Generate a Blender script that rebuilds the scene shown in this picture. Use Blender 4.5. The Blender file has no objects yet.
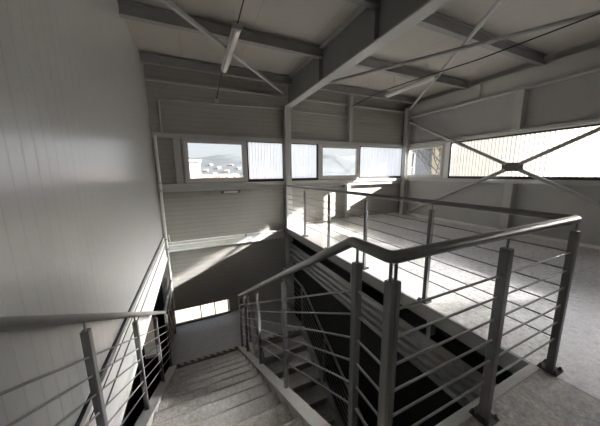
import bpy, math, random
from mathutils import Vector, Matrix

random.seed(7)
SC = bpy.context.scene
COL = SC.collection

# ------------------------------------------------------------------ mesh helper
class MB:
    def __init__(s):
        s.v = []; s.f = []; s.sm = []; s.mi = []
    def _add(s, vs, fs, smooth=False, mi=0):
        o = len(s.v); s.v += [tuple(p) for p in vs]
        for f in fs:
            s.f.append([i + o for i in f]); s.sm.append(smooth); s.mi.append(mi)
        return s
    def box(s, x0, x1, y0, y1, z0, z1, mi=0):
        vs = [(x0,y0,z0),(x1,y0,z0),(x1,y1,z0),(x0,y1,z0),(x0,y0,z1),(x1,y0,z1),(x1,y1,z1),(x0,y1,z1)]
        return s._add(vs, [(0,3,2,1),(4,5,6,7),(0,1,5,4),(1,2,6,5),(2,3,7,6),(3,0,4,7)], False, mi)
    def bevbox(s, x0, x1, y0, y1, z0, z1, b=.004, mi=0):
        # box with chamfered edges: hull of three inset boxes
        xs, ys, zs = (x0, x1), (y0, y1), (z0, z1)
        vs = []; idx = {}
        for i in (0,1):
            for j in (0,1):
                for k in (0,1):
                    sx = b if i == 0 else -b; sy = b if j == 0 else -b; sz = b if k == 0 else -b
                    idx[i,j,k,'x'] = len(vs); vs.append((xs[i], ys[j]+sy, zs[k]+sz))
                    idx[i,j,k,'y'] = len(vs); vs.append((xs[i]+sx, ys[j], zs[k]+sz))
                    idx[i,j,k,'z'] = len(vs); vs.append((xs[i]+sx, ys[j]+sy, zs[k]))
        fs = []
        for i in (0,1):
            fs.append([idx[i,0,0,'x'],idx[i,1,0,'x'],idx[i,1,1,'x'],idx[i,0,1,'x']])
            fs.append([idx[0,i,0,'y'],idx[1,i,0,'y'],idx[1,i,1,'y'],idx[0,i,1,'y']])
            fs.append([idx[0,0,i,'z'],idx[1,0,i,'z'],idx[1,1,i,'z'],idx[0,1,i,'z']])
        for j in (0,1):
            for k in (0,1):
                fs.append([idx[0,j,k,'y'],idx[1,j,k,'y'],idx[1,j,k,'z'],idx[0,j,k,'z']])
                fs.append([idx[j,0,k,'x'],idx[j,1,k,'x'],idx[j,1,k,'z'],idx[j,0,k,'z']])
                fs.append([idx[j,k,0,'x'],idx[j,k,1,'x'],idx[j,k,1,'y'],idx[j,k,0,'y']])
        for i in (0,1):
            for j in (0,1):
                for k in (0,1):
                    fs.append([idx[i,j,k,'x'],idx[i,j,k,'y'],idx[i,j,k,'z']])
        c = Vector(((x0+x1)/2,(y0+y1)/2,(z0+z1)/2))
        out = []
        for f in fs:
            a,b2,c2 = (Vector(vs[q]) for q in f[:3])
            n = (b2-a).cross(c2-a); m = sum((Vector(vs[q]) for q in f), Vector())/len(f)
            out.append(f if n.dot(m-c) > 0 else f[::-1])
        return s._add(vs, out, False, mi)
    def prism(s, prof, axis, a, b, mi=0, smooth=False):
        # closed 2D profile swept along an axis; axis 'x': (y,z), 'y': (x,z), 'z': (x,y)
        def P(p, t):
            return {'x': (t,p[0],p[1]), 'y': (p[0],t,p[1]), 'z': (p[0],p[1],t)}[axis]
        n = len(prof)
        vs = [P(p,a) for p in prof] + [P(p,b) for p in prof]
        area = sum(prof[i][0]*prof[(i+1)%n][1]-prof[(i+1)%n][0]*prof[i][1] for i in range(n))
        flip = (area < 0) ^ (axis == 'y') ^ (b < a)
        fs = [[i,(i+1)%n,n+(i+1)%n,n+i] for i in range(n)] + [list(range(n))[::-1], list(range(n,2*n))]
        if flip: fs = [f[::-1] for f in fs]
        return s._add(vs, fs, smooth, mi)
    def ibeam(s, axis, a, b, c1, c2, w, h, tw=.012, tf=.018):
        # I section centred at (c1, c2): w along the first cross axis, h along the second
        x0,x1,z0,z1 = c1-w/2, c1+w/2, c2-h/2, c2+h/2; m0, m1 = c1-tw/2, c1+tw/2
        pr = [(x0,z0),(x1,z0),(x1,z0+tf),(m1,z0+tf),(m1,z1-tf),(x1,z1-tf),(x1,z1),(x0,z1),(x0,z1-tf),(m0,z1-tf),(m0,z0+tf),(x0,z0+tf)]
        n = len(pr)
        return s.prism(pr, axis, a, b)
    def tube(s, pts, r, seg=12, smooth=True, cap=True, mi=0):
        pts = [Vector(p) for p in pts]; n = len(pts)
        dirs = [(pts[i+1]-pts[i]).normalized() for i in range(n-1)]
        up = Vector((0,0,1)) if abs(dirs[0].z) < .95 else Vector((0,1,0))
        u = dirs[0].cross(up).normalized(); rings = []; o = len(s.v)
        for i in range(n):
            if i == 0: t = dirs[0]; k = 1; bis = None
            elif i == n-1: t = dirs[-1]; k = 1; bis = None
            else:
                t = (dirs[i-1]+dirs[i]).normalized()
            u = (u - t*u.dot(t)).normalized(); w = t.cross(u)
            ring = []
            for q in range(seg):
                a = 2*math.pi*q/seg
                off = u*math.cos(a)*r + w*math.sin(a)*r
                if 0 < i < n-1:
                    d = dirs[i]; ca = max(.3, t.dot(d))
                    side = (dirs[i]-dirs[i-1])
                    if side.length > 1e-6:
                        sd = side.normalized(); off = off + sd*(off.dot(sd))*(1/ca-1)
                ring.append(pts[i]+off)
            rings.append(ring)
        vs = [p for ring in rings for p in ring]; fs = []
        for i in range(n-1):
            for q in range(seg):
                q2 = (q+1)%seg
                fs.append((i*seg+q, i*seg+q2, (i+1)*seg+q2, (i+1)*seg+q))
        s._add(vs, fs, smooth, mi)
        if cap:
            s._add(rings[0], [list(range(seg))[::-1]], False, mi); s._add(rings[-1], [list(range(seg))], False, mi)
        return s
    def bar(s, p, q, w, h, up=(0,0,1)):
        # rectangular bar from p to q
        p = Vector(p); q = Vector(q); d = (q-p).normalized(); up = Vector(up)
        a = d.cross(up).normalized(); b = a.cross(d)
        vs = []
        for e in (p, q):
            for sx, sy in ((-1,-1),(1,-1),(1,1),(-1,1)): vs.append(e + a*sx*w/2 + b*sy*h/2)
        return s._add(vs, [(0,1,2,3)[::-1],(4,5,6,7),(0,1,5,4),(1,2,6,5),(2,3,7,6),(3,0,4,7)])
    def lathe(s, c, prof, seg=16, smooth=True, axis='z'):
        vs = []; fs = []; n = len(prof)
        for i,(r,h) in enumerate(prof):
            for q in range(seg):
                a = 2*math.pi*q/seg; x, y = r*math.cos(a), r*math.sin(a)
                vs.append({'z': (c[0]+x,c[1]+y,c[2]+h), 'y': (c[0]+x,c[1]-h,c[2]+y), 'x': (c[0]-h,c[1]+x,c[2]+y)}[axis])
        for i in range(n-1):
            for q in range(seg):
                q2 = (q+1)%seg; fs.append((i*seg+q,i*seg+q2,(i+1)*seg+q2,(i+1)*seg+q))
        fs.append(list(range(seg))[::-1]); fs.append([(n-1)*seg+q for q in range(seg)])
        return s._add(vs, fs, smooth)
    def build(s, name, mat, parent=None, origin=None):
        off = wloc(parent) if parent else Vector(origin if origin is not None else s.base())
        me = bpy.data.meshes.new(name)
        me.from_pydata([tuple(Vector(p)-off) for p in s.v], [], s.f)
        for m in (mat if isinstance(mat, (list,tuple)) else [mat]): me.materials.append(m)
        for i, p in enumerate(me.polygons): p.use_smooth = s.sm[i]; p.material_index = s.mi[i]
        me.update()
        o = bpy.data.objects.new(name, me); COL.objects.link(o)
        if parent: o.parent = parent
        else: o.location = off
        return o
    def base(s):
        xs = [p[0] for p in s.v]; ys = [p[1] for p in s.v]; zs = [p[2] for p in s.v]
        return ((min(xs)+max(xs))/2, (min(ys)+max(ys))/2, min(zs))

def wloc(o):
    v = Vector(o.location)
    while o.parent: o = o.parent; v = v + Vector(o.location)
    return v

def thing(name, label, cat, loc, group=None):
    o = bpy.data.objects.new(name, None); COL.objects.link(o); o.location = loc
    o.empty_display_size = .1
    return tag(o, label, cat, group)
def tag(o, label, cat, group=None):
    o['label'] = label; o['category'] = cat
    if group: o['group'] = group
    return o
def struct(name, mb, mat, parent=None):
    o = mb.build(name, mat, parent)
    if not parent: o['kind'] = 'structure'
    return o
def fillet(pts, r, n=6):
    pts = [Vector(p) for p in pts]; out = [pts[0]]
    for i in range(1, len(pts)-1):
        rr = r[i-1] if isinstance(r, (list,tuple)) else r
        a = (pts[i-1]-pts[i]); b = (pts[i+1]-pts[i])
        d = min(rr, a.length*.49, b.length*.49)
        p0 = pts[i]+a.normalized()*d; p1 = pts[i]+b.normalized()*d
        for k in range(n+1):
            t = k/n; out.append(p0*(1-t)**2 + pts[i]*2*t*(1-t) + p1*t*t)
    out.append(pts[-1]); return out

# ------------------------------------------------------------------ materials
def new_mat(name):
    m = bpy.data.materials.new(name); m.use_nodes = True
    nt = m.node_tree; nt.nodes.clear()
    out = nt.nodes.new('ShaderNodeOutputMaterial')
    return m, nt, out
def N(nt, t, **kw):
    n = nt.nodes.new(t)
    for k, v in kw.items(): setattr(n, k, v)
    return n
def math_n(nt, op, a, b=None, c=None):
    n = N(nt, 'ShaderNodeMath', operation=op)
    for i, x in enumerate((a, b, c)):
        if x is None: continue
        if isinstance(x, (int, float)): n.inputs[i].default_value = x
        else: nt.links.new(x, n.inputs[i])
    return n.outputs[0]
def paint(name, col, rough=.45, metal=0., noise=.06, nscale=3., bump=.0, spec=.5, lines=None, lbump=.25, lcol=.0, coat=0.):
    """painted surface with faint mottling; lines = (axis, pitch, width[, pitch2, width2]) of pressed grooves"""
    m, nt, out = new_mat(name)
    b = N(nt, 'ShaderNodeBsdfPrincipled'); nt.links.new(b.outputs[0], out.inputs[0])
    b.inputs['Coat Weight'].default_value = coat; b.inputs['Coat Roughness'].default_value = .30; b.inputs['Coat IOR'].default_value = 2.3
    b.inputs['Metallic'].default_value = metal; b.inputs['Specular IOR Level'].default_value = spec
    geo = N(nt, 'ShaderNodeNewGeometry')
    no = N(nt, 'ShaderNodeTexNoise'); no.inputs['Scale'].default_value = nscale; no.inputs['Detail'].default_value = 5
    nt.links.new(geo.outputs['Position'], no.inputs['Vector'])
    v = math_n(nt, 'MULTIPLY_ADD', no.outputs['Fac'], noise*2, 1-noise)
    hgt = None
    if lines:
        sp = N(nt, 'ShaderNodeSeparateXYZ'); nt.links.new(geo.outputs['Position'], sp.inputs[0])
        for i in range(1, len(lines), 2):
            p = math_n(nt, 'PINGPONG', sp.outputs[lines[0]], lines[i]/2)
            g = math_n(nt, 'SMOOTH_MIN', math_n(nt, 'DIVIDE', p, lines[i+1]), 1., .3)
            g = math_n(nt, 'MINIMUM', g, 1.)
            hgt = g if hgt is None else math_n(nt, 'MINIMUM', hgt, g)
        if lcol:
            v = math_n(nt, 'MULTIPLY', v, math_n(nt, 'MULTIPLY_ADD', hgt, lcol, 1-lcol))
    mx = N(nt, 'ShaderNodeVectorMath', operation='SCALE'); mx.inputs[0].default_value = col[:3]
    nt.links.new(v, mx.inputs['Scale']); nt.links.new(mx.outputs[0], b.inputs['Base Color'])
    b.inputs['Roughness'].default_value = rough
    if hgt is not None or bump:
        bp = N(nt, 'ShaderNodeBump'); bp.inputs['Distance'].default_value = .004
        if hgt is not None:
            bp.inputs['Strength'].default_value = lbump; nt.links.new(hgt, bp.inputs['Height'])
        else:
            bp.inputs['Strength'].default_value = bump; nt.links.new(no.outputs['Fac'], bp.inputs['Height'])
        nt.links.new(bp.outputs[0], b.inputs['Normal'])
    return m
def concrete(name, col, rough, speck=.12, scale=9., bump=.15, con=1., coat=0.):
    m, nt, out = new_mat(name)
    b = N(nt, 'ShaderNodeBsdfPrincipled'); nt.links.new(b.outputs[0], out.inputs[0]); b.inputs['Specular IOR Level'].default_value = .7; b.inputs['Coat Weight'].default_value = coat; b.inputs['Coat Roughness'].default_value = .30; b.inputs['Coat IOR'].default_value = 2.0
    geo = N(nt, 'ShaderNodeNewGeometry')
    n1 = N(nt, 'ShaderNodeTexNoise'); n1.inputs['Scale'].default_value = 1.6; n1.inputs['Detail'].default_value = 6
    n2 = N(nt, 'ShaderNodeTexNoise'); n2.inputs['Scale'].default_value = scale*6; n2.inputs['Detail'].default_value = 6; n2.inputs['Roughness'].default_value = .7
    vo = N(nt, 'ShaderNodeTexVoronoi'); vo.inputs['Scale'].default_value = scale*1.7
    n3 = N(nt, 'ShaderNodeTexNoise'); n3.inputs['Scale'].default_value = scale*1.8; n3.inputs['Detail'].default_value = 8; n3.inputs['Roughness'].default_value = .65
    for n in (n1, n2, n3, vo): nt.links.new(geo.outputs['Position'], n.inputs['Vector'])
    a = math_n(nt, 'MULTIPLY_ADD', n1.outputs['Fac'], .5, .75)
    c = math_n(nt, 'MULTIPLY_ADD', n2.outputs['Fac'], 2.2*con, 1-1.1*con)
    d = math_n(nt, 'MULTIPLY_ADD', n3.outputs['Fac'], 2.0*con, 1-1.0*con)
    # small dark pits
    pit = math_n(nt, 'LESS_THAN', vo.outputs['Distance'], .11)
    pit = math_n(nt, 'MULTIPLY', pit, math_n(nt, 'GREATER_THAN', n3.outputs['Fac'], .55))
    e = math_n(nt, 'MULTIPLY_ADD', pit, -speck*3, 1.)
    v = math_n(nt, 'MULTIPLY', math_n(nt, 'MULTIPLY', a, c), math_n(nt, 'MULTIPLY', d, e))
    mx = N(nt, 'ShaderNodeVectorMath', operation='SCALE'); mx.inputs[0].default_value = col[:3]
    nt.links.new(v, mx.inputs['Scale']); nt.links.new(mx.outputs[0], b.inputs['Base Color'])
    r = math_n(nt, 'MULTIPLY_ADD', n3.outputs['Fac'], .6, rough-.3); nt.links.new(r, b.inputs['Roughness'])
    bp = N(nt, 'ShaderNodeBump'); bp.inputs['Distance'].default_value = .003; bp.inputs['Strength'].default_value = bump
    nt.links.new(math_n(nt, 'ADD', n2.outputs['Fac'], n3.outputs['Fac']), bp.inputs['Height']); nt.links.new(bp.outputs[0], b.inputs['Normal'])
    return m
def hazard(name):
    m, nt, out = new_mat(name)
    b = N(nt, 'ShaderNodeBsdfPrincipled'); nt.links.new(b.outputs[0], out.inputs[0])
    geo = N(nt, 'ShaderNodeNewGeometry'); sp = N(nt, 'ShaderNodeSeparateXYZ'); nt.links.new(geo.outputs['Position'], sp.inputs[0])
    t = math_n(nt, 'ADD', sp.outputs[0], math_n(nt, 'MULTIPLY', sp.outputs[1], 1.))
    g = math_n(nt, 'GREATER_THAN', math_n(nt, 'FRACT', math_n(nt, 'DIVIDE', t, .115)), .5)
    mx = N(nt, 'ShaderNodeMixRGB'); mx.inputs[1].default_value = (.42,.36,.25,1); mx.inputs[2].default_value = (.012,.012,.012,1)
    nt.links.new(g, mx.inputs[0]); nt.links.new(mx.outputs[0], b.inputs['Base Color']); b.inputs['Roughness'].default_value = .5
    return m
def glass(name, tint=.86):
    m, nt, out = new_mat(name)
    lw = N(nt, 'ShaderNodeLayerWeight'); lw.inputs['Blend'].default_value = .5
    f5 = math_n(nt, 'POWER', lw.outputs['Facing'], 5.)
    fr = math_n(nt, 'MULTIPLY_ADD', f5, .88, .09)
    tr = N(nt, 'ShaderNodeBsdfTransparent'); tr.inputs[0].default_value = (tint, tint*1.005, tint*1.01, 1)
    gl = N(nt, 'ShaderNodeBsdfGlossy'); gl.inputs['Roughness'].default_value = .0; gl.inputs[0].default_value = (1,1,1,1)
    mx = N(nt, 'ShaderNodeMixShader'); nt.links.new(fr, mx.inputs[0]); nt.links.new(tr.outputs[0], mx.inputs[1]); nt.links.new(gl.outputs[0], mx.inputs[2])
    nt.links.new(mx.outputs[0], out.inputs[0]); return m
def polycarbonate(name, axis, col=.8, fwd=.35, clear=.15, rib_shade=.2, rib_shade_off=0., tl_w=1.):
    m, nt, out = new_mat(name)
    geo = N(nt, 'ShaderNodeNewGeometry'); sp = N(nt, 'ShaderNodeSeparateXYZ'); nt.links.new(geo.outputs['Position'], sp.inputs[0])
    # weathered vertical streaks
    mp = N(nt, 'ShaderNodeMapping'); mp.inputs['Scale'].default_value = (14, 14, .5)
    nt.links.new(geo.outputs['Position'], mp.inputs[0])
    no = N(nt, 'ShaderNodeTexNoise'); no.inputs['Scale'].default_value = 1.; no.inputs['Detail'].default_value = 3
    nt.links.new(mp.outputs[0], no.inputs['Vector'])
    s = math_n(nt, 'MULTIPLY_ADD', no.outputs['Fac'], .35, .8)
    pp = math_n(nt, 'PINGPONG', math_n(nt, 'ADD', sp.outputs[axis], rib_shade_off), .038)
    n2 = N(nt, 'ShaderNodeTexNoise'); n2.inputs['Scale'].default_value = 2.2; nt.links.new(geo.outputs['Position'], n2.inputs['Vector'])
    wdt = math_n(nt, 'MULTIPLY_ADD', n2.outputs['Fac'], .016, .002)
    st = math_n(nt, 'SMOOTHSTEP' if False else 'DIVIDE', pp, wdt); st = math_n(nt, 'MINIMUM', math_n(nt, 'POWER', st, 2.), 1.)
    s = math_n(nt, 'MULTIPLY', s, math_n(nt, 'MULTIPLY_ADD', st, 1-rib_shade, rib_shade))  # light and dark of the corrugation painted as darker rib lines
    mx = N(nt, 'ShaderNodeVectorMath', operation='SCALE'); mx.inputs[0].default_value = (col*.94, col*.98, col*1.06)
    nt.links.new(s, mx.inputs['Scale'])
    tl = N(nt, 'ShaderNodeBsdfTranslucent'); tm = N(nt, 'ShaderNodeVectorMath', operation='SCALE'); nt.links.new(mx.outputs[0], tm.inputs[0]); tm.inputs['Scale'].default_value = tl_w; nt.links.new(tm.outputs[0], tl.inputs[0])
    rf = N(nt, 'ShaderNodeBsdfRefraction'); rf.inputs['Roughness'].default_value = .6; rf.inputs['IOR'].default_value = 1.3
    nt.links.new(mx.outputs[0], rf.inputs[0])
    df = N(nt, 'ShaderNodeBsdfDiffuse'); nt.links.new(mx.outputs[0], df.inputs[0])
    m1 = N(nt, 'ShaderNodeMixShader'); m1.inputs[0].default_value = fwd
    nt.links.new(tl.outputs[0], m1.inputs[1]); nt.links.new(rf.outputs[0], m1.inputs[2])
    m2 = N(nt, 'ShaderNodeMixShader'); m2.inputs[0].default_value = .12
    nt.links.new(m1.outputs[0], m2.inputs[1]); nt.links.new(df.outputs[0], m2.inputs[2])
    tp = N(nt, 'ShaderNodeBsdfTransparent'); nt.links.new(mx.outputs[0], tp.inputs[0])
    m3 = N(nt, 'ShaderNodeMixShader'); m3.inputs[0].default_value = clear
    nt.links.new(m2.outputs[0], m3.inputs[1]); nt.links.new(tp.outputs[0], m3.inputs[2])
    nt.links.new(m3.outputs[0], out.inputs[0]); return m
def facade(name, col, rough=.8, nscale=.6, noise=.15): return paint(name, col, rough, 0, noise, nscale)

M = {}
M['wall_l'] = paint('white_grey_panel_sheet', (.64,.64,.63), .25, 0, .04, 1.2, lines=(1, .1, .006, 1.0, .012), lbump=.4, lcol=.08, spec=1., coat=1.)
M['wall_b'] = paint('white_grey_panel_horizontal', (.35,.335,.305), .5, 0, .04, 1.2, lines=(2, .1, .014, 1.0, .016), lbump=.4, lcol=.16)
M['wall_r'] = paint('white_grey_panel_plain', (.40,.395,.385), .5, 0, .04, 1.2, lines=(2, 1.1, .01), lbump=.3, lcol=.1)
M['ceil'] = paint('roof_panel_sheet', (.48,.45,.405), .5, 0, .05, 1.0, lines=(0, 1.0, .012), lbump=.4, lcol=.2)
M['steel'] = paint('grey_painted_steel', (.48,.48,.465), .42, 0, .05, 4)
M['steel_dark'] = paint('dark_grey_steel', (.11,.11,.11), .45, 0, .08, 4)
M['fascia'] = paint('mid_grey_channel', (.36,.36,.355), .42, 0, .08, 4)
M['girder'] = paint('girder_grey_paint', (.26,.26,.255), .42, 0, .05, 3)
M['purlin'] = paint('galvanised_purlin', (.33,.33,.32), .38, .2, .08, 6)
M['rail'] = paint('satin_grey_handrail', (.20,.20,.195), .30, .35, .05, 8)
M['post'] = paint('grey_powder_post', (.20,.20,.195), .42, .15, .08, 9)
M['rod'] = paint('grey_rail_rod', (.27,.27,.265), .33, .35, .05, 9)
M['plate'] = paint('dark_base_plate', (.055,.05,.045), .45, .2, .2, 30)
M['bolt'] = paint('zinc_bolt', (.35,.34,.32), .35, .8, .1, 40)
M['trimw'] = paint('pale_edge_trim', (.78,.78,.76), .38, 0, .05, 5)
M['frame'] = paint('white_window_frame', (.64,.63,.61), .4, 0, .04, 6)
M['gasket'] = paint('black_rubber_gasket', (.015,.015,.015), .5)
M['floor'] = concrete('sealed_concrete_floor', (.62,.60,.575), .34, speck=.14, con=.9, coat=.8)
M['landing'] = concrete('landing_concrete', (.36,.34,.32), .5, speck=.2, bump=.6, con=1.3)
M['tread'] = concrete('granular_tread_concrete', (.50,.48,.46), .6, speck=.15, scale=14., bump=.6, con=.75)
M['dark'] = paint('shade_black', (.012,.012,.012), .7)  # near black stands in for the shade of the stairwell void
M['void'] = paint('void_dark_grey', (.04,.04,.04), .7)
M['stringer'] = paint('stringer_grey_paint', (.54,.53,.51), .42, 0, .06, 5)
M['ribbed'] = paint('ribbed_cladding_paint', (.36,.36,.35), .42, 0, .08, 5)
M['nosing'] = paint('pale_nosing_edge', (.62,.60,.57), .6, 0, .15, 30)  # thin edge strip, paler than the treads
M['mid'] = concrete('mid_landing_screed', (.36,.37,.385), .45, con=.35)
M['hazard'] = hazard('worn_hazard_tape')
M['glass'] = glass('clear_window_glass')
M['poly_r'] = polycarbonate('corrugated_polycarbonate', 1, .90, .88, .15, .25, tl_w=.5)
M['poly_c'] = polycarbonate('corrugated_polycarbonate_clearer', 1, .90, .90, .36, .30, tl_w=.5)
M['poly_n'] = polycarbonate('corrugated_polycarbonate_soft_light', 1, .82, .0, .0, .3, tl_w=.20)  # dimmed to set how much light this unseen sheet adds
M['poly_b'] = polycarbonate('corrugated_polycarbonate_shaded', 0, .92, .2, .1, .6)
M['lamp'] = paint('lamp_housing_white', (.60,.58,.54), .35)
M['diff'] = paint('opal_diffuser', (.72,.70,.66), .25)
M['black'] = paint('black_cable_sheath', (.012,.012,.012), .45)
M['grey_plastic'] = paint('grey_plastic', (.42,.42,.40), .4)
M['ground'] = paint('yard_ground', (.16,.155,.14), .9, 0, .2, .2)
M['hill'] = paint('wooded_hillside', (.048,.060,.072), .95, 0, .6, .05)
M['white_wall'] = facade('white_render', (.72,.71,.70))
M['yard'] = facade('added_wall_render', (.36,.31,.26))  # darkened to dim the light this added wall throws
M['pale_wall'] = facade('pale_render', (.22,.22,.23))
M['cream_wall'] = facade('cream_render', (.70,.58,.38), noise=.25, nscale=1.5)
M['shade_wall'] = facade('cream_render_in_shade', (.32,.36,.42))  # shade on the cream house's unlit side put into the colour
M['roof'] = facade('clay_roof', (.30,.17,.13), noise=.25, nscale=3)
M['house_glass'] = paint('dark_house_glass', (.05,.06,.075), .15)
M['leaf'] = paint('sparse_leaf', (.12,.12,.05), .8, 0, .4, 2)
M['bark'] = paint('bark', (.10,.075,.055), .9, 0, .3, 8)

# ------------------------------------------------------------------ dimensions (metres)
XL, XR, YB, YN = -.68, 6.40, 5.75, -5.0      # inner faces of the walls
ZC = 3.53                                     # ceiling underside
W0, W1 = 1.20, 2.15                           # window band
EX, EY = 2.13, .69                            # stair opening edges
ZL = -2.05                                    # mid landing
ZG = -4.10                                    # ground floor
RISE, RUN = 2.05/13, .2815

# ------------------------------------------------------------------ room shell
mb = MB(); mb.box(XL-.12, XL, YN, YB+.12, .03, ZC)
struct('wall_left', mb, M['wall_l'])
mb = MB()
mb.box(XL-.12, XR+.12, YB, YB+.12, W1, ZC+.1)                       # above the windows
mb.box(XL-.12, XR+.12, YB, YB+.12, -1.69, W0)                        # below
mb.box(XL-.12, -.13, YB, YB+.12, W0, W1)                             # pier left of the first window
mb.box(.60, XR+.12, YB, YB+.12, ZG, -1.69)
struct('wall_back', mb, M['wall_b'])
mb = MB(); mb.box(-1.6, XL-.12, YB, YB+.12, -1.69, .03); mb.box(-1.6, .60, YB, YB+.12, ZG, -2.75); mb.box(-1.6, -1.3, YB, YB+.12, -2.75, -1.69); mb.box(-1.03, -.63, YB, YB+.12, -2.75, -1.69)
struct('wall_back_infill', mb, M['dark'])  # black infill standing in for the darkness left of the landing
mb = MB()
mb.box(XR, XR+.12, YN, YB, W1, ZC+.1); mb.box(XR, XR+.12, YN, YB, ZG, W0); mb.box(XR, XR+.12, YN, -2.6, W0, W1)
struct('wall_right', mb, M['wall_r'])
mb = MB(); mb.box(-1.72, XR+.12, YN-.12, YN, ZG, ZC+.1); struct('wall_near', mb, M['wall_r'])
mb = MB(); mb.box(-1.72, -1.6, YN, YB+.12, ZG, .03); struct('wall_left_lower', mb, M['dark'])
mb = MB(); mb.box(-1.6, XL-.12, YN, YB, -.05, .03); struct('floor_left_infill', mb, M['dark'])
mb = MB(); mb.box(XL-.12, XR+.12, YN-.12, YB+.12, ZC, ZC+.12); struct('ceiling', mb, M['ceil'])
# upper storey floor: big slab right of the opening, landing strip in front of it
mb = MB(); mb.box(EX+.012, XR, YN, YB, -.14, 0)
struct('floor', mb, M['floor'])
mb = MB(); mb.box(XL, EX+.008, YN, EY-.055, -.14, 0); struct('floor_landing', mb, M['landing'])
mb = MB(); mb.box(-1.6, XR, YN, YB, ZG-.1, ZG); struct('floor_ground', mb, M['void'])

# ------------------------------------------------------------------ edge trims
mb = MB(); mb.bevbox(EX-.02, EX+.012, EY, YB-.2, -.15, .002, .003); mb.box(EX-.02, EX+.06, EY, YB-.2, -.15, -.135)
struct('trim_1', mb, M['fascia'])
mb = MB(); mb.bevbox(XL+.02, EX+.012, EY-.055, EY, -.15, .003, .003)
struct('trim_2', mb, M['steel'])
# left wall foot: pale channel with a dark joint
mb = MB()
mb.prism([(XL-.1,.03),(XL+.03,.03),(XL+.03,-.13),(XL+.015,-.135),(XL+.015,-.15),(XL+.03,-.155),(XL+.03,-.36),(XL+.055,-.37),(XL+.055,-.44),(XL-.1,-.44)], 'y', EY, YB)
struct('trim_3', mb, M['trimw'])
mb = MB(); mb.box(XL, XL+.008, EY, YB, .03, .06); mb.box(XL+.010, XL+.032, EY, YB, -.153, -.131); mb.box(XL+.028, XL+.034, EY, YB, -.012, -.004); struct('trim_4', mb, M['gasket'])  # strips besides the wall joint paint groove shade onto the channel
# back wall foot: matching channel
mb = MB()
mb.prism([(YB,-.08),(YB-.05,-.08),(YB-.05,-.12),(YB-.02,-.125),(YB-.02,-.15),(YB-.06,-.155),(YB-.06,-.26),(YB-.08,-.265),(YB-.08,-.29),(YB,-.29)], 'x', XL+.06, 2.1)
struct('trim_5', mb, M['trimw'])
mb = MB(); mb.bevbox(XR-.015, XR, YN, YB-.05, 0, .06, .003); struct('baseboard_right', mb, M['trimw'])
mb = MB(); mb.bevbox(2.35, XR-.02, YB-.015, YB, 0, .05, .003); struct('baseboard_back', mb, M['trimw'])

# ribbed wall head below the long slab edge
prof = [(2.36,-.40),(2.20,-.40),(2.20,-.50),(2.27,-.505),(2.27,-.54),(2.18,-.545),(2.18,-.60),(2.27,-.605),(2.27,-.65),(2.17,-.655),(2.17,-.71),(2.27,-.715),(2.27,-.77),(2.18,-.775),(2.18,-.84),(2.36,-.84)]
mb = MB(); mb.prism(prof, 'y', EY+.02, YB-.2)
o = mb.build('ledge_beam', M['ribbed']); tag(o, 'ribbed grey steel ledge running below the long floor edge over the dark stairwell', 'beam')
mb = MB(); mb.box(2.21, 2.37, EY+.02, YB-.2, -.40, -.392); mb.build('shade_strip', M['dark'], o)  # black strip paints the shade on top of the ledge
mb = MB(); mb.box(EX+.25, EX+.27, EY-.06, YB, ZG, -.14); struct('wall_stairwell', mb, M['dark'])  # wall blackened to hold the unlit depth behind the ledge
for y, lab in ((1.53,'small grey hanger plate under the floor edge beside the near railing corner'), (2.88,'small grey hanger plate under the floor edge behind the first stair railing post')):
    mb = MB(); mb.box(2.16, 2.30, y-.006, y+.006, -.385, -.15); mb.box(2.16, 2.17, y-.04, y+.006, -.385, -.15)
    tag(mb.build('hanger_plate', M['fascia']), lab, 'bracket', 'hanger plates under the floor edge')

# ------------------------------------------------------------------ windows
def window_unit(n, axis, a0, a1, z0, z1, pos, sgn, handle):
    """framed opening window; axis 'x' in the back wall (normal -y), axis 'y' in the right wall (normal -x)"""
    def bx(mb, u0, u1, d0, d1, za, zb, b=.004):
        lo, hi = sorted((pos+sgn*d0, pos+sgn*d1))
        if axis == 'x': mb.bevbox(u0, u1, lo, hi, za, zb, b)
        else: mb.bevbox(lo, hi, u0, u1, za, zb, b)
    mb = MB(); f = .05
    for (u0,u1,za,zb) in ((a0,a1,z0,z0+f),(a0,a1,z1-f,z1),(a0,a0+f,z0+f,z1-f),(a1-f,a1,z0+f,z1-f)): bx(mb,u0,u1,-.02,.09,za,zb)
    w = mb.build('window_%d' % n, M['frame']); w['kind'] = 'structure'
    s = MB(); g = .06; b0, b1, y0, y1 = a0+f-.008, a1-f+.008, z0+f-.008, z1-f+.008
    for (u0,u1,za,zb) in ((b0,b1,y0,y0+g),(b0,b1,y1-g,y1),(b0,b0+g,y0+g,y1-g),(b1-g,b1,y0+g,y1-g)): bx(s,u0,u1,-.045,.03,za,zb,.006)
    s.build('sash', M['frame'], w)
    q = MB(); 
    lo, hi = sorted((pos+sgn*(-.008), pos+sgn*(-.002)))
    if axis == 'x': q.box(b0+g-.004, b1-g+.004, lo, hi, y0+g-.004, y1-g+.004)
    else: q.box(lo, hi, b0+g-.004, b1-g+.004, y0+g-.004, y1-g+.004)
    q.build('pane', M['glass'], w)
    h = MB(); c = (a0+a1)/2; hz = y0+.022 if handle == 'low' else y1-.022
    bx(h, c-.03, c+.03, -.055, -.045, hz-.012, hz+.012, .003); bx(h, c-.01, c+.09, -.075, -.06, hz-.008, hz+.008, .003); bx(h, c-.008, c+.008, -.065, -.05, hz-.008, hz+.008, .002)
    h.build('handle', M['frame'], w)
    return w
window_unit(1, 'x', -.13, 1.21, W0, W1, YB, 1, 'low')
window_unit(2, 'x', 3.17, 4.50, W0, W1, YB, 1, 'high')
window_unit(3, 'y', 4.42, 5.70, W0, W1, XR, 1, 'high')

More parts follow.
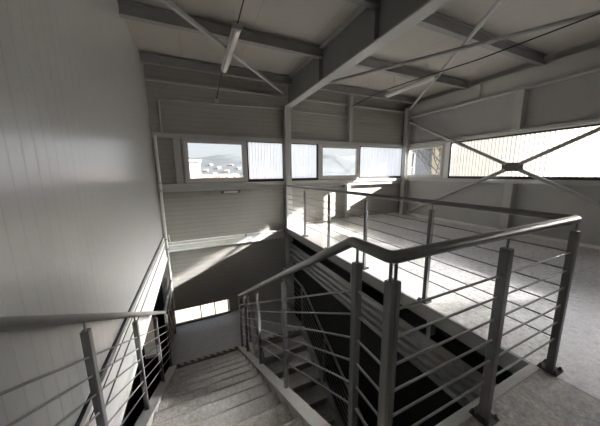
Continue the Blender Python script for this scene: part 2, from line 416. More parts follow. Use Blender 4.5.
def poly_sheet(n, axis, a0, a1, z0, z1, pos, mat, pitch=.076, amp=.006, ends=(1, 1)):
    """corrugated translucent sheet in a slim dark gasket frame"""
    fr = MB(); f = .03
    def bx(mb, u0, u1, d0, d1, za, zb):
        if axis == 'x': mb.bevbox(u0, u1, pos+d0, pos+d1, za, zb, .003)
        else: mb.bevbox(pos+d0, pos+d1, u0, u1, za, zb, .003)
    for (u0,u1,za,zb) in ((a0,a1,z0-.01,z0+f+.022),(a0,a1,z1-f,z1),(a0,a0+f*ends[0]+.002,z0,z1),(a1-f*ends[1]-.002,a1,z0,z1)):
        if u1-u0 > .003: bx(fr,u0,u1,-.004,.07,za,zb)
    w = fr.build('window_%d' % n, M['gasket']); w['kind'] = 'structure'
    k = max(4, int(round((a1-a0)/pitch*8))); vs = []; fs = []
    t = .0015
    for side in (0,):
        for i in range(k+1):
            u = a0+(a1-a0)*i/k; ph = 2*math.pi*u/pitch
            d = amp*max(-1, min(1, 1.5*math.sin(ph)))
            for z in (z0+.01, z1-.01):
                vs.append((u, pos+.04+d, z) if axis == 'x' else (pos+.04+d, u, z))
    for i in range(k): fs.append((2*i, 2*i+2, 2*i+3, 2*i+1))
    sh = MB(); sh._add(vs, fs, True); sh.build('sheet', mat, w)
    return w
poly_sheet(4, 'x', 1.23, 2.17, W0, W1, YB, M['poly_b'])
poly_sheet(5, 'x', 2.25, 3.15, W0, W1, YB, M['poly_b'])
poly_sheet(6, 'x', 4.53, 6.28, W0, W1, YB, M['poly_b'])
poly_sheet(7, 'y', 2.86, 4.30, W0, W1, XR, M['poly_c'], ends=(0, 1))
poly_sheet(10, 'y', -.20, 2.86, W0, W1, XR, M['poly_r'], ends=(1, 0))
poly_sheet(9, 'y', -2.6, -.22, W0, W1, XR, M['poly_n'])  # sheet out of view, added for soft light on the near steps
mb = MB(); mb.bevbox(XR-.02, XR+.08, 4.30, 4.42, W0, W1, .004); struct('trim_6', mb, M['trimw'])
mb = MB()
for a in ((2.17,2.25),(1.21,1.23),(3.15,3.17),(4.50,4.53),(6.28,XR+.02)): mb.box(a[0], a[1], YB-.003, YB+.10, W0, W1)
mb.box(XR-.003, XR+.1, 5.70, YB+.01, W0, W1)
struct('trim_7', mb, M['frame'])
# low strip of glazing beside the mid landing
w8 = MB()
for a in (-1.29, -1.04, -.62, -.06, .26, .575): w8.bevbox(a-.012, a+.012, YB-.01, YB+.05, -2.75, -1.69, .003)
for a, b in ((-1.29, -1.04), (-.62, .6)): w8.bevbox(a, b, YB-.01, YB+.05, -1.715, -1.69, .003); w8.bevbox(a, b, YB-.01, YB+.05, -2.75, -2.72, .003)
w8 = w8.build('window_8', M['gasket']); w8['kind'] = 'structure'
for a, b in ((-1.28, -1.05), (-.61, -.07), (-.05, .25), (.27, .57)):
    mb = MB(); mb.box(a, b, YB+.02, YB+.026, -2.72, -1.715); mb.build('pane', M['glass'], w8)

# horizontal rails framing the window band
mb = MB(); mb.bevbox(XL+.01, XR-.2, YB-.07, YB, W1+.005, W1+.075, .004); mb.box(XL+.01, XR-.2, YB-.07, YB-.062, W1-.02, W1+.01)
struct('trim_8', mb, M['steel'])
mb = MB(); mb.bevbox(XL+.01, XR-.2, YB-.09, YB, 1.115, 1.185, .004); mb.bevbox(XL+.01, XR-.2, YB-.11, YB-.09, 1.02, 1.04, .003); mb.box(XL+.01, XR-.2, YB-.09, YB, 1.02, 1.03); mb.box(XL+.01, XR-.2, YB-.05, YB, 1.03, 1.115)
struct('trim_9', mb, M['steel'])
mb = MB(); mb.bevbox(XR-.08, XR, YN, YB-.2, W1+.005, W1+.065, .004); mb.box(XR-.10, XR, YN, YB-.2, W1+.065, W1+.075)
struct('trim_10', mb, M['steel'])
mb = MB(); mb.bevbox(XR-.07, XR, YN, YB-.2, 1.13, 1.185, .004); mb.bevbox(XR-.09, XR, YN, YB-.2, 1.10, 1.13, .003)
struct('trim_11', mb, M['steel'])

# ------------------------------------------------------------------ steel frame
def ithing(name, axis, a, b, c1, c2, w, h, mat, label, cat, group=None, flip=False):
    mb = MB()
    if flip: # web horizontal profile for vertical members
        mb.ibeam(axis, a, b, c1, c2, w, h)
    else: mb.ibeam(axis, a, b, c1, c2, w, h)
    return tag(mb.build(name, mat), label, cat, group)
# main girder with stiffeners
g = thing('ceiling_girder', 'deep dark grey steel girder running overhead from the back column towards the viewer', 'beam', (2.255, 1.0, 2.95))
mb = MB(); mb.box(2.249, 2.261, YN, 5.60, 2.97, 3.50); mb.build('web', M['girder'], g)
mb = MB(); mb.bevbox(2.165, 2.345, YN, 5.60, 2.95, 2.972, .003); mb.build('bottom_flange', M['steel'], g)
mb = MB(); mb.bevbox(2.165, 2.345, YN, 5.60, 3.495, 3.518, .003); mb.build('top_flange', M['steel'], g)
for y in (3.95, 2.55, 1.2, -.2):
    mb = MB(); mb.box(2.175, 2.249, y-.005, y+.005, 2.972, 3.495); mb.box(2.261, 2.335, y-.005, y+.005, 2.972, 3.495)
    mb.build('stiffener', M['girder'], g)
# column carrying the girder
c = thing('steel_column', 'grey steel column between the two narrow translucent panes carrying the girder', 'column', (2.22, 5.65, ZG))
mb = MB()
x0,x1,y0,y1 = 2.14, 2.30, 5.575, 5.735
mb.bevbox(x0,x1,y0,y0+.012,ZG,2.95,.003); mb.bevbox(x0,x1,y1-.012,y1,ZG,2.95,.003); mb.box(2.214,2.226,y0+.012,y1-.012,ZG,2.95)
mb.build('shaft', M['steel'], c)
mb = MB(); mb.bevbox(2.12, 2.34, 5.555, 5.74, 2.935, 2.95, .002); mb.build('cap_plate', M['steel'], c)
c = thing('steel_column', 'grey steel column standing in the far corner between the back and right walls', 'column', (6.25, 5.63, 0))
mb = MB(); x0,x1,y0,y1 = 6.17,6.33,5.56,5.70
mb.bevbox(x0,x0+.012,y0,y1,0,3.3,.003); mb.bevbox(x1-.012,x1,y0,y1,0,3.3,.003); mb.box(x0+.012,x1-.012,5.624,5.636,0,3.3); mb.build('shaft', M['steel'], c)
mb = MB(); mb.bevbox(6.13,6.37,5.52,5.74,0,.012,.003); mb.build('base_plate', M['steel'], c)
# purlins
for i, (y, lab) in enumerate(((5.30,'hindmost ceiling purlin before the back wall'), (3.93,'ceiling purlin over the middle of a lamp'), (2.56,'ceiling purlin in front of the lamps, third from back wall'), (1.19,'ceiling purlin nearly overhead, fourth from back wall'))):
    for (a, b, side) in ((XL+.02, 2.24, 'left of'), (2.27, XR-.12, 'right of')):
        mb = MB(); mb.ibeam('x', a, b, y, 3.43, .09, .17, .008, .012)
        tag(mb.build('ceiling_purlin', M['purlin']), lab + ', ' + side + ' the girder', 'purlin', 'roof purlins')
# eave beam on the right wall
e = thing('eave_beam', 'long plate beam along the top of the right wall under the roof', 'beam', (XR-.06, 1.0, 2.98))
mb = MB(); mb.box(XR-.10, XR-.085, YN, 5.55, 3.03, 3.41); mb.box(XR-.10,XR-.002,YN,5.55,3.395,3.41); mb.build('web', M['steel'], e)
mb = MB(); mb.bevbox(XR-.17, XR-.002, YN, 5.55, 3.01, 3.032, .003); mb.build('bottom_flange', M['steel'], e)
mb = MB(); mb.box(XR-.165, XR-.10, 3.615, 3.627, 3.032, 3.41); mb.build('stiffener', M['steel'], e)
mb = MB(); mb.box(XR-.165, XR-.10, .6, .612, 3.032, 3.41); mb.build('stiffener', M['steel'], e)
# studs
def stud(x0,x1,y0,y1,z0,z1,lab):
    mb = MB(); mb.bevbox(x0,x1,y0,y1,z0,z1,.004); return tag(mb.build('wall_stud', M['steel']), lab, 'stud', 'steel wall studs')
stud(4.07,4.17,YB-.13,YB-.002,W1+.08,ZC-.01,'grey steel stud on the back wall above the second opening window')
stud(4.03,4.13,YB-.13,YB-.002,.05,1.018,'grey steel stud on the back wall below the second opening window')
stud(XR-.15,XR-.002,2.77,2.92,W1+.08,3.0,'grey steel stud on the right wall above the long translucent band')
stud(XR-.15,XR-.002,2.75,2.90,.065,1.09,'grey steel stud on the right wall below the brace plate')
stud(-.30,-.17,YB-.06,YB-.002,W0-.01,W1,'short grey jamb post left of the leftmost opening window')
# X brace on the right wall
xb = thing('cross_brace', 'X shaped steel brace with a centre plate in front of the long translucent band', 'brace', (6.22, 2.79, 0))
mb = MB(); mb.bevbox(6.205, 6.217, 2.60, 2.98, 1.365, 1.545, .003); mb.build('gusset_plate', M['steel_dark'], xb)
for (ya, za) in ((5.52, 2.89), (5.52, .05), (.06, 2.89), (.06, .05)):
    dy = 1 if ya > 2.79 else -1; dz = 1 if za > 1.45 else -1
    mb = MB(); mb.tube([(6.222, 2.79+dy*.12, 1.455+dz*.06), (6.222, ya, za)], .038, 12); mb.build('brace_arm', M['fascia'], xb)
# roof braces
mb = MB(); mb.bar((2.12, 5.55, 3.23), (-.64, 2.66, 3.23), .045, .045)
tag(mb.build('roof_brace', M['steel']), 'slim diagonal roof brace crossing above the left hanging lamp', 'brace')
mb = MB(); mb.tube([(6.2, 5.58, 3.22), (2.40, .68, 3.22)], .028, 10)
tag(mb.build('roof_brace', M['steel']), 'diagonal roof brace rising from the far right corner column towards the girder', 'brace')
mb = MB(); mb.tube([(2.36, 4.93, 3.17), (6.0, -1.25, 3.17)], .028, 10)
tag(mb.build('roof_brace', M['fascia']), 'diagonal roof brace running from the girder over to the upper right of the room', 'brace')
mb = MB(); mb.bevbox(XL+.01, XR-.2, YB-.05, YB-.002, 3.19, 3.23, .003); struct('trim_12', mb, M['steel'])

# ------------------------------------------------------------------ lamps, cables, conduits
def lamp(x, y0, y1, z, lab):
    t = thing('strip_lamp', lab, 'lamp', (x, (y0+y1)/2, z), 'hanging strip lamps')
    mb = MB(); mb.prism([(x-.05,z+.05),(x-.055,z+.02),(x-.035,z+.005),(x+.035,z+.005),(x+.055,z+.02),(x+.05,z+.05),(x+.025,z+.075),(x-.025,z+.075)], 'y', y0, y1); mb.build('housing', M['lamp'], t)
    mb = MB(); mb.prism([(x-.034,z+.006),(x-.03,z-.016),(x-.012,z-.026),(x+.012,z-.026),(x+.03,z-.016),(x+.034,z+.006)], 'y', y0+.02, y1-.02); mb.build('diffuser', M['diff'], t)
    for y in (y0-.012, y1): 
        mb = MB(); mb.bevbox(x-.055, x+.055, y, y+.012, z-.02, z+.075, .003); mb.build('end_cap', M['grey_plastic'], t)
    for y in (y0+.2, y1-.2):
        mb = MB(); mb.tube([(x, y, z+.07), (x, y, ZC-.001)], .004, 6); mb.build('hanger', M['steel'], t)
    return t
lamp(.66, 3.26, 4.62, 3.15, 'white strip lamp hanging left of the girder over the stairs')
lamp(4.40, 3.36, 4.62, 3.15, 'white strip lamp hanging right of the girder below the crossing braces')
def cable(pts, r, lab, fr=.1, mat='black', name='cable', cat='cable', seg=8):
    mb = MB(); mb.tube(fillet(pts, fr), r, seg); return tag(mb.build(name, M[mat]), lab, cat)
cable([(.66, 3.245, 3.20), (.665, 2.7, 3.25), (.67, 1.0, 3.30), (.67, -1.0, 3.30)], .008, 'black cable running from the front end of the left lamp along the ceiling')
cable([(.64, 4.635, 3.19), (.63, 5.25, 3.10), (.63, 5.71, 3.035)], .008, 'black cable from the rear end of the left lamp down to the back wall box')
cable([(4.10, 5.60, 3.15), (4.20, 4.6, 3.245), (4.31, 3.9, 3.24), (4.31, 2.56, 3.13), (4.30, 1.3, 3.10), (4.3, -1.0, 3.1)], .010, 'black cable looping past the right lamp towards the upper right of the room')
b = thing('junction_box', 'small grey junction box on the back wall conduit below the left lamp', 'box', (.63, 5.72, 2.91))
mb = MB(); mb.bevbox(.58, .68, 5.70, 5.748, 2.918, 3.0, .006); mb.build('case', M['grey_plastic'], b)
mb = MB(); mb.lathe((.63, 5.725, 2.998), [(.014,0),(.014,.03),(.009,.035)], 10); mb.build('cable_gland', M['black'], b)
# surface conduits
cable([(-.485, 5.731, 2.23), (-.485, 5.731, 2.87), (2.13, 5.731, 2.93)], .018, 'pale conduit running across the upper back wall left of the column', .03, 'steel', 'conduit', 'conduit')
cable([(2.32, 5.731, 2.95), (2.45, 5.731, 2.91), (4.06, 5.731, 2.90)], .016, 'pale conduit across the upper back wall right of the column', .05, 'steel', 'conduit', 'conduit')
dp = thing('corner_pipe', 'pale vertical pipe in the corner of the left and back walls', 'pipe', (-.60, 5.70, ZL))
mb = MB(); mb.tube([(-.61, 5.66, 2.16), (-.61, 5.66, -1.6)], .026, 12); mb.build('tube', M['trimw'], dp)
for z in (1.22, 1.06, .02, -.2):
    mb = MB(); mb.tube([(-.61, 5.66, z-.015), (-.61, 5.66, z+.015)], .036, 12); mb.box(-.62,-.60,5.66,YB-.001,z-.01,z+.01); mb.build('clamp', M['steel'], dp)
cable([(-.56, 5.70, .10), (-.545, 5.70, -.10), (-.40, 5.69, -.10), (2.05, 5.685, -.10)], .010, 'thin pale conduit turning along the channel at the foot of the back wall', .06, 'trimw', 'conduit', 'conduit')
hd = thing('wall_fixture', 'small dark bracket with pale bar under the leftmost opening window', 'bracket', (.80, 5.72, .99))
for a in (.58, .95):
    mb = MB(); mb.bevbox(a, a+.06, 5.60, 5.748, .945, 1.005, .005); mb.build('mount', M['steel_dark'], hd)
mb = MB(); mb.bevbox(.64, .95, 5.605, 5.65, .955, .99, .006); mb.build('bar', M['trimw'], hd)
mb = MB(); mb.lathe((3.90, YB-.11, 1.00), [(.035,-.0),(.045,.02),(.045,.05),(.03,.06)], 16, True, 'y'); mb.bevbox(3.87,3.93,YB-.13,YB-.002,.985,1.02,.003)
tag(mb.build('junction_box', M['steel_dark']), 'small dark round box below the sill beside the lower back wall stud', 'box')
mb = MB(); mb.bevbox(1.07, 1.11, 5.665, 5.685, -.14, -.07, .004); mb.build  # clamp on the channel
tag(mb.build('pipe_clamp', M['bolt']), 'tiny metal clamp on the thin conduit along the foot of the back wall', 'clamp')

# ------------------------------------------------------------------ stairs
def flight(name, lab, xa, xb_, y_top, z_top, dirn, n, hazard_top, x_in0, x_in1):
    st = thing(name, lab, 'stairs', ((xa+xb_)/2, y_top, z_top - n*RISE))
    for k in range(1, n):
        y0 = y_top + dirn*RUN*(k-1); y1 = y_top + dirn*(RUN*k + .03); z = z_top - RISE*k
        mb = MB(); lo, hi = sorted((y0, y1)); mb.bevbox(xa, xb_, lo, hi, z-.045, z, .006)
        ry = sorted((y0, y0+dirn*.012)); mb.box(xa, xb_, ry[0]-0, ry[1], z, z+RISE-.045)
        so_ = mb.build('step', M['tread'], st)
        ny = sorted((y1-dirn*.004, y1+dirn*.004)); mb = MB(); mb.bevbox(xa+.004, xb_-.004, ny[0], ny[1], z-.045, z+.002, .001); mb.build('nosing', M['nosing'], so_)
    mb = MB(); ry = sorted((y_top+dirn*RUN*(n-1), y_top+dirn*(RUN*(n-1)+.012))); mb.box(xa, xb_, ry[0], ry[1], z_top-n*RISE, z_top-(n-1)*RISE-.045); mb.build('riser', M['tread'], st)
    L = n*RUN
    for (x0, x1, inner) in ((x_in0, xa, 1), (xb_, x_in1, -1)):
        # channel stringer: web near the treads, top and bottom flanges outwards
        s = MB(); ya, yb = y_top + dirn*.0, y_top + dirn*L
        def zz(y): return z_top + .045 - RISE/RUN*abs(y-y_top)
        def sweep(xl, xr, top, bot):
            vs = []
            for y in (ya, yb):
                zt = zz(y)
                vs += [(xl,y,zt-bot),(xr,y,zt-bot),(xr,y,zt-top),(xl,y,zt-top)]
            fs = [(0,1,2,3),(7,6,5,4),(0,4,5,1),(1,5,6,2),(2,6,7,3),(3,7,4,0)]
            if dirn < 0: fs = [f[::-1] for f in fs]
            s._add(vs, [f[::-1] for f in fs])
        sweep(x0, x1, 0, .012); sweep(x0, x1, .25, .262)
        if inner == 1: sweep(x1-.012, x1, .012, .25)
        else: sweep(x0, x0+.012, .012, .25)
        s.build('stringer', M['stringer'], st)
    return st
f1 = flight('stair_flight', 'upper stair flight with grey granular treads going down from the landing along the left wall', -.53, .56, EY, 0, 1, 13, False, -.645, .655)
mb = MB(); mb.box(-.53, .56, EY+RUN*13-.03, EY+RUN*13+.03, ZL+.001, ZL+.006)
f2 = flight('stair_flight', 'lower stair flight in the dark well descending towards the viewer from the mid landing', .88, 1.95, 4.36, ZL, -1, 13, True, .78, 2.03)
YLN = EY+RUN*13
mb = MB(); mb.bevbox(-.645, 2.05, YLN-.0, YB-.005, ZL-.14, ZL, .004); struct('floor_mid_landing', mb, M['mid'])
mb = MB(); mb.box(-.53, .56, YLN+.004, YLN+.055, ZL+.0005, ZL+.004); tag(mb.build('hazard_tape', M['hazard']), 'worn black and yellow striped tape on the mid landing edge below the upper flight', 'tape')
mb = MB(); mb.box(.88, 1.95, YLN+.004, YLN+.055, ZL+.0005, ZL+.004); tag(mb.build('hazard_tape', M['hazard']), 'striped tape on the mid landing edge above the lower flight in the dark well', 'tape')
mb = MB(); mb.bevbox(-.645, .62, YB-.08, YB-.015, ZL, ZL+.03, .004); struct('trim_13', mb, M['steel_dark'])

# ------------------------------------------------------------------ railings
RODZ = (.86, .74, .617, .493, .37, .245)
HZ = 1.075; RR = .024
def post(parent, x, y, zb, zt, plate=True, s=.02, pin_to=None, sx=None):
    mb = MB(); w_ = sx or s; mb.bevbox(x-w_, x+w_, y-s, y+s, zb, zt, .003); p = mb.build('post', M['post'], parent)
    mb = MB(); mb.tube([(x, y, zt-.002), (x, y, pin_to-RR+.006)], .0065, 8); mb.build('pin', M['rod'], p)
    if plate:
        mb = MB(); mb.bevbox(x-.052, x+.052, y-.052, y+.052, zb, zb+.012, .002); mb.build('base_plate', M['plate'], p)
        for sx in (-1,1):
            for sy in (-1,1):
                bt = MB(); bt.lathe((x+sx*.038, y+sy*.038, zb+.012), [(.012,0),(.012,.009),(.007,.009),(.007,.02),(.003,.022)], 6, False)
                bt.build('bolt', M['plate'], p)
    return p
def rods(parent, a, b, zs, mat='rod', r=.0056):
    for z in zs:
        mb = MB(); mb.tube([(a[0],a[1],a[2]+z),(b[0],b[1],b[2]+z)], r, 8); mb.build('rod', M[mat], parent)
GX, GY, SP = 2.185, .607, .994
gr = thing('guard_railing', 'grey guard railing with five thin post bays along the floor edge, returning across the landing', 'railing', (GX, GY, 0))
mb = MB()
path = [(GX, 5.57, HZ), (GX, GY, HZ), (.70, GY, HZ)]
mb.tube(fillet(path, .03, 4), RR, 16); mb.build('handrail', M['rail'], gr)
for k in range(5): post(gr, GX, GY+SP*k, 0, 1.0, True, .02, HZ)
post(gr, 1.405, GY, 0, 1.0, True, .022, HZ); post(gr, .660, GY, 0, .985, True, .02, HZ, .0115)
rods(gr, (GX, 5.575, 0), (GX, GY, 0), RODZ); rods(gr, (GX, GY, 0), (.660, GY, 0), RODZ)
# inner stair railing: curves off the guard rail, goes level to the first riser and down with the stair
SX = .634; SL = RISE/RUN
def zs_top(y): return .045 - SL*(y-EY)           # stringer top
sr = thing('stair_railing', 'inner grey stair railing sloping down from the guard railing corner to the mid landing', 'railing', (SX, EY, 0))
HY = .838; HEND = 4.24
zr = lambda y: HZ - .57*(y-HY)
mb = MB()
path = [(.70, GY, HZ), (SX, GY, HZ), (SX, HY, HZ), (SX, HEND, zr(HEND))]
mb.tube(fillet(path, [.10,.018], 8), RR+.0005, 16); mb.build('handrail', M['rail'], sr)
post(sr, SX, GY, .0, .985, False, .02, HZ, .0115)
for i, y in enumerate((.80, 1.765, 2.73, 3.66)):
    zb = zs_top(y)-.004 if y > .9 else zs_top(y)-.02
    post(sr, SX, y, zb, zr(max(y, HY))-.085, False, .0175, zr(max(y, HY)))
post(sr, SX, HEND-.02, ZL-.05, zr(HEND)-.07, False, .018, zr(HEND-.02))
for z in RODZ:
    mb = MB(); y1 = HEND-.02
    mb.tube([(SX, GY, z), (SX, .80, z), (SX, y1, z - SL*(y1-.80)*1.0)], .0056, 8); mb.build('rod', M['rod'], sr)
# outer stair railing by the left wall
LX = -.605
lr = thing('stair_railing', 'outer grey stair railing running down close to the left wall', 'railing', (LX, EY, 0))
LE = 4.30
zl = lambda y: HZ - .008 - SL*(y-.76)
mb = MB(); path = [(LX, -.6, HZ), (LX, .74, HZ), (LX, LE, zl(LE)), (LX, 5.62, zl(LE))]
mb.tube(fillet(path, [.05,.04], 5), RR, 16); mb.build('handrail', M['rail'], lr)
for y in (-.35, .62, 1.57, 2.52, 3.47):
    zb = zs_top(y) if y > EY else 0
    post(lr, LX, y, zb-.004 if y > EY else 0, zb+1.0 if y < EY else zl(y)-.075, y < EY, .02, zl(y) if y > .74 else HZ)
for y in (4.36, 5.40): post(lr, LX, y, ZL, zl(LE)-.075, False, .02, zl(LE))
for z in RODZ:
    zz1 = z - SL*(LE-.70)
    mb = MB(); mb.tube([(LX, -.5, z), (LX, .70, z), (LX, LE, zz1), (LX, 5.60, zz1)], .0056, 8); mb.build('rod', M['rod'], lr)
# lower flight railings
def low_rail(x, lab, y_from):
    t = thing('stair_railing', lab, 'railing', (x, 4.36, ZL))
    zf = lambda y: ZL + 1.0 + (0 if y > 4.36 else -SL*(4.36-y))
    mb = MB(); mb.tube(fillet([(x, y_from, zf(5)), (x, 4.38, zf(5)), (x, .9, zf(.9))], .12, 8), RR, 12); mb.build('handrail', M['rail'], t)
    for y in (4.40, 3.4, 2.4, 1.4):
        zb = ZL if y > 4.36 else ZL - SL*(4.36-y) + .03
        post(t, x, y, zb, zf(y)-.075, False, .02, zf(y))
    for z in RODZ:
        mb = MB(); mb.tube([(x, y_from, ZL+z-.05), (x, 4.38, ZL+z-.05), (x, .9, ZL+z-.05-SL*3.46)], .0056, 8); mb.build('rod', M['rod'], t)
low_rail(.83, 'railing on the near side of the lower flight, seen behind the inner stair railing', 4.42)
low_rail(2.0, 'railing on the far side of the lower flight below the floor edge', 5.5)

# ------------------------------------------------------------------ outside
mb = MB(); mb.box(-400, 500, -60, 40, ZG-.6, ZG-.4); mb.box(-400, 900, 40, 700, ZG-.6, ZG-.4)
o = mb.build('ground_outside', M['ground']); o['kind'] = 'structure'
mb = MB(); mb.bevbox(-6, 3, 9.0, 9.2, ZG-.4, -1.2, .01); mb.bevbox(-6.03, 3.03, 8.95, 9.25, -1.2, -1.12, .01)
tag(mb.build('added_yard_wall', M['yard']), 'pale wall added outside to fill the low glazing of the mid landing with sun', 'wall')  # wall added as a sunlit backdrop that also lights the landing
# wooded hill ridge
nx, ny = 70, 18; vs = []; fs = []
rnd = random.Random(3); ph = [rnd.uniform(0, 6.28) for _ in range(8)]
for j in range(ny):
    for i in range(nx):
        x = -420 + 1100*i/(nx-1); y = 190 + 330*j/(ny-1)
        t = j/(ny-1); prof = math.sin(min(1, t*1.25)*math.pi/2)**1.4
        ridge = 26 + 10*math.tanh((x-5)/60) + 4*math.sin(x/37+ph[0]) + 2.2*math.sin(x/13+ph[1])
        vs.append((x, y, ZG-.5 + prof*(ridge+4) + 1.1*math.sin(x/6+ph[2]+y/9)*prof))
for j in range(ny-1):
    for i in range(nx-1):
        a = j*nx+i; fs.append((a, a+1, a+nx+1, a+nx))
mb = MB(); mb._add(vs, fs, True); o = mb.build('hillside', M['hill']); o['kind'] = 'structure'
def house(name, lab, x0, x1, y0, y1, h, wall, roof, wins=(), flat=False, group=None, z=ZG-.4):
    t = thing(name, lab, 'house', ((x0+x1)/2, (y0+y1)/2, z), group)
    mb = MB(); mb.box(x0, x1, y0, y1, z, z+h); mb.build('wall', wall, t)
    mb = MB()
    if flat: mb.box(x0-.15, x1+.15, y0-.15, y1+.15, z+h, z+h+.25)
    else: mb.prism([(y0-.4, z+h), (y1+.4, z+h), ((y0+y1)/2, z+h+(y1-y0)*.32)], 'x', x0-.4, x1+.4)
    mb.build('roof', roof, t)
    for (face, u, zc, w, hh) in wins:
        f = MB(); p = MB(); fr = .09
        if face == 'x':   # on the -x side
            X = x0
            for (a,b_,c_,d) in ((u-w/2-fr,u+w/2+fr,zc-hh/2-fr,zc-hh/2),(u-w/2-fr,u+w/2+fr,zc+hh/2,zc+hh/2+fr),(u-w/2-fr,u-w/2,zc-hh/2,zc+hh/2),(u+w/2,u+w/2+fr,zc-hh/2,zc+hh/2),(u-.04,u+.04,zc-hh/2,zc+hh/2)):
                f.box(X-.08, X+.02, a, b_, c_, d)
            p.box(X-.03, X-.005, u-w/2, u+w/2, zc-hh/2, zc+hh/2)
        else:
            Y = y0
            for (a,b_,c_,d) in ((u-w/2-fr,u+w/2+fr,zc-hh/2-fr,zc-hh/2),(u-w/2-fr,u+w/2+fr,zc+hh/2,zc+hh/2+fr),(u-w/2-fr,u-w/2,zc-hh/2,zc+hh/2),(u+w/2,u+w/2+fr,zc-hh/2,zc+hh/2),(u-.04,u+.04,zc-hh/2,zc+hh/2)):
                f.box(a, b_, Y-.08, Y+.02, c_, d)
            p.box(u-w/2, u+w/2, Y-.03, Y-.005, zc-hh/2, zc+hh/2)
        fo = f.build('window', M['white_wall'], t); p.build('pane', M['house_glass'], fo)
    return t
house('outbuilding', 'plain white flat roofed building seen at the lower left of the leftmost window', -2.2, 1.0, 30, 36, 7.3, M['white_wall'], M['white_wall'], flat=True)
hs = [(10,95,7,'white house with red roof in the valley, left in the leftmost window'),(19,90,6,'low white house in the middle of the valley view'),(26,110,8,'white house with red roof right of the valley middle'),(5,130,9,'white house standing further up behind the plain white building'),(34,120,7,'small white house at the right edge of the leftmost window view')]
for (x, y, w, lab) in hs:
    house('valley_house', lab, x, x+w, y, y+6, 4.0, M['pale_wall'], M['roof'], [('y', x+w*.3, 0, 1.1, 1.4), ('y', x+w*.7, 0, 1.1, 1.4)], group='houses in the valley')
# house beyond the corner window: shade of its gable side coloured blue grey, sunlit front cream
house('neighbour_house', 'house side with its shade coloured blue grey, white framed windows, left in corner window', 21.5, 30, 17.9, 24, 10.5, M['shade_wall'], M['roof'], [('x', 18.6, 2.6, .8, 1.4), ('x', 19.9, 2.6, .5, 1.4), ('x', 18.6, .6, .8, 1.3)])
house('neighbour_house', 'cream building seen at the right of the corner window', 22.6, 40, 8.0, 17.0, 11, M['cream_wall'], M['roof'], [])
rh = random.Random(21)
hb = None
for k in range(18):
    y = 205 + (k*37) % 97; x = -5 + y*(.01+.0157*k); t = (y-190)/330; prof = math.sin(min(1, t*1.25)*math.pi/2)**1.4
    z = ZG-.5 + prof*(30 + 10*math.tanh((x-5)/60)) - .5
    if hb is None:
        hb = thing('hillside_house', 'small pale house among the trees on the distant hillside', 'house', (0, 0, 0), 'houses on the hillside')
        mb = MB(); mb.box(-1.8, 1.8, -1.8, 1.8, -3, 2); mb.build('wall', M['pale_wall'], hb)
        mb = MB(); mb.prism([(-2.1, 2), (2.1, 2), (0, 3.4)], 'x', -2.1, 2.1); mb.build('roof', M['roof'], hb); t_ = hb
    else:
        t_ = hb.copy(); COL.objects.link(t_)
        for ch in list(hb.children):
            c_ = ch.copy(); COL.objects.link(c_); c_.parent = t_
    t_.location = (x, y, z); t_.rotation_euler.z = rh.uniform(-.5, .5)
tr = thing('bare_tree', 'bare branching tree standing before the cream building', 'tree', (18.5, 12.6, ZG-.4))
mb = MB(); rt = random.Random(11)
def branch(p, d, L, r, k):
    q = p + d*L; mb.tube([p, q], r, 5, True, False)
    if k == 0: return
    for _ in range(3):
        dd = (d + Vector((rt.uniform(-.7,.7), rt.uniform(-.7,.7), rt.uniform(-.1,.5)))).normalized(); branch(q, dd, L*.68, r*.6, k-1)
branch(Vector((18.5, 12.6, ZG-.4)), Vector((0,0,1)), 3.2, .12, 5); mb.build('trunk_and_branches', M['bark'], tr)

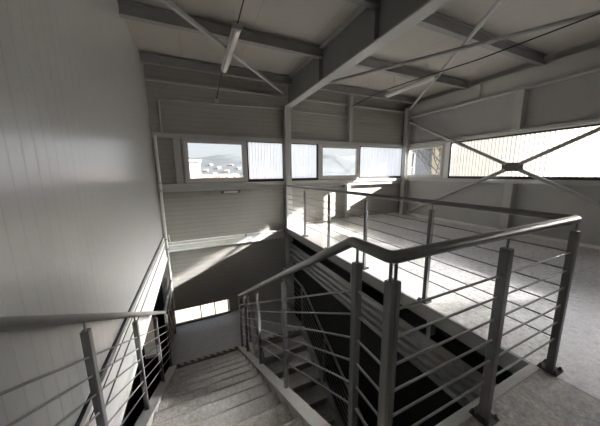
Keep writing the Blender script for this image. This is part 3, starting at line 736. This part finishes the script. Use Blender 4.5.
# ------------------------------------------------------------------ light
SUN = Vector((-1, .40, -.43))
sd = bpy.data.lights.new('sun', 'SUN'); sd.energy = 24.0; sd.angle = math.radians(.8); sd.color = (1, .94, .855)
so = bpy.data.objects.new('sun', sd); COL.objects.link(so); so.rotation_euler = SUN.to_track_quat('-Z', 'Y').to_euler(); so.location = (30, -12, 14)
wd = bpy.data.worlds.new('sky'); SC.world = wd; wd.use_nodes = True; nt = wd.node_tree; nt.nodes.clear()
out = nt.nodes.new('ShaderNodeOutputWorld'); bg = nt.nodes.new('ShaderNodeBackground'); sky = nt.nodes.new('ShaderNodeTexSky')
sky.sky_type = 'NISHITA'; sky.sun_disc = False; sky.sun_elevation = math.radians(22); sky.sun_rotation = math.radians(112); sky.dust_density = 3.; sky.air_density = 1.
mixc = nt.nodes.new('ShaderNodeMixRGB'); mixc.inputs[0].default_value = .45; mixc.inputs[2].default_value = (9, 9.2, 9.7, 1)
nt.links.new(sky.outputs[0], mixc.inputs[1]); nt.links.new(mixc.outputs[0], bg.inputs[0]); bg.inputs[1].default_value = .075
nt.links.new(bg.outputs[0], out.inputs[0])

# ------------------------------------------------------------------ camera
F, YAW, PITCH, ROLL = 235.99, .42320, .16731, -.012723
cy, sy, cp, sp_ = math.cos(YAW), math.sin(YAW), math.cos(PITCH), math.sin(PITCH)
fw = Vector((sy*cp, cy*cp, -sp_)); rt_ = Vector((cy, -sy, 0)); up = rt_.cross(fw)
r2 = rt_*math.cos(ROLL) + up*math.sin(ROLL); u2 = -rt_*math.sin(ROLL) + up*math.cos(ROLL)
cd = bpy.data.cameras.new('camera'); co = bpy.data.objects.new('camera', cd); COL.objects.link(co)
cd.sensor_fit = 'HORIZONTAL'; cd.sensor_width = 36; cd.lens = F/600*36; cd.clip_start = .02; cd.clip_end = 2000
mtx = Matrix((r2, u2, -fw)).transposed().to_4x4(); mtx.translation = Vector((0, 0, 1.381)); co.matrix_world = mtx
SC.camera = co

SC.view_settings.view_transform = 'Standard'; SC.view_settings.look = 'None'; SC.view_settings.gamma = 1; SC.view_settings.use_curve_mapping = False
SC.view_settings.exposure = 1.68
SC.cycles.max_bounces = 14; SC.cycles.diffuse_bounces = 8; SC.cycles.glossy_bounces = 5; SC.cycles.transmission_bounces = 8; SC.cycles.transparent_max_bounces = 16
SC.cycles.use_denoising = True; SC.cycles.sample_clamp_indirect = 0
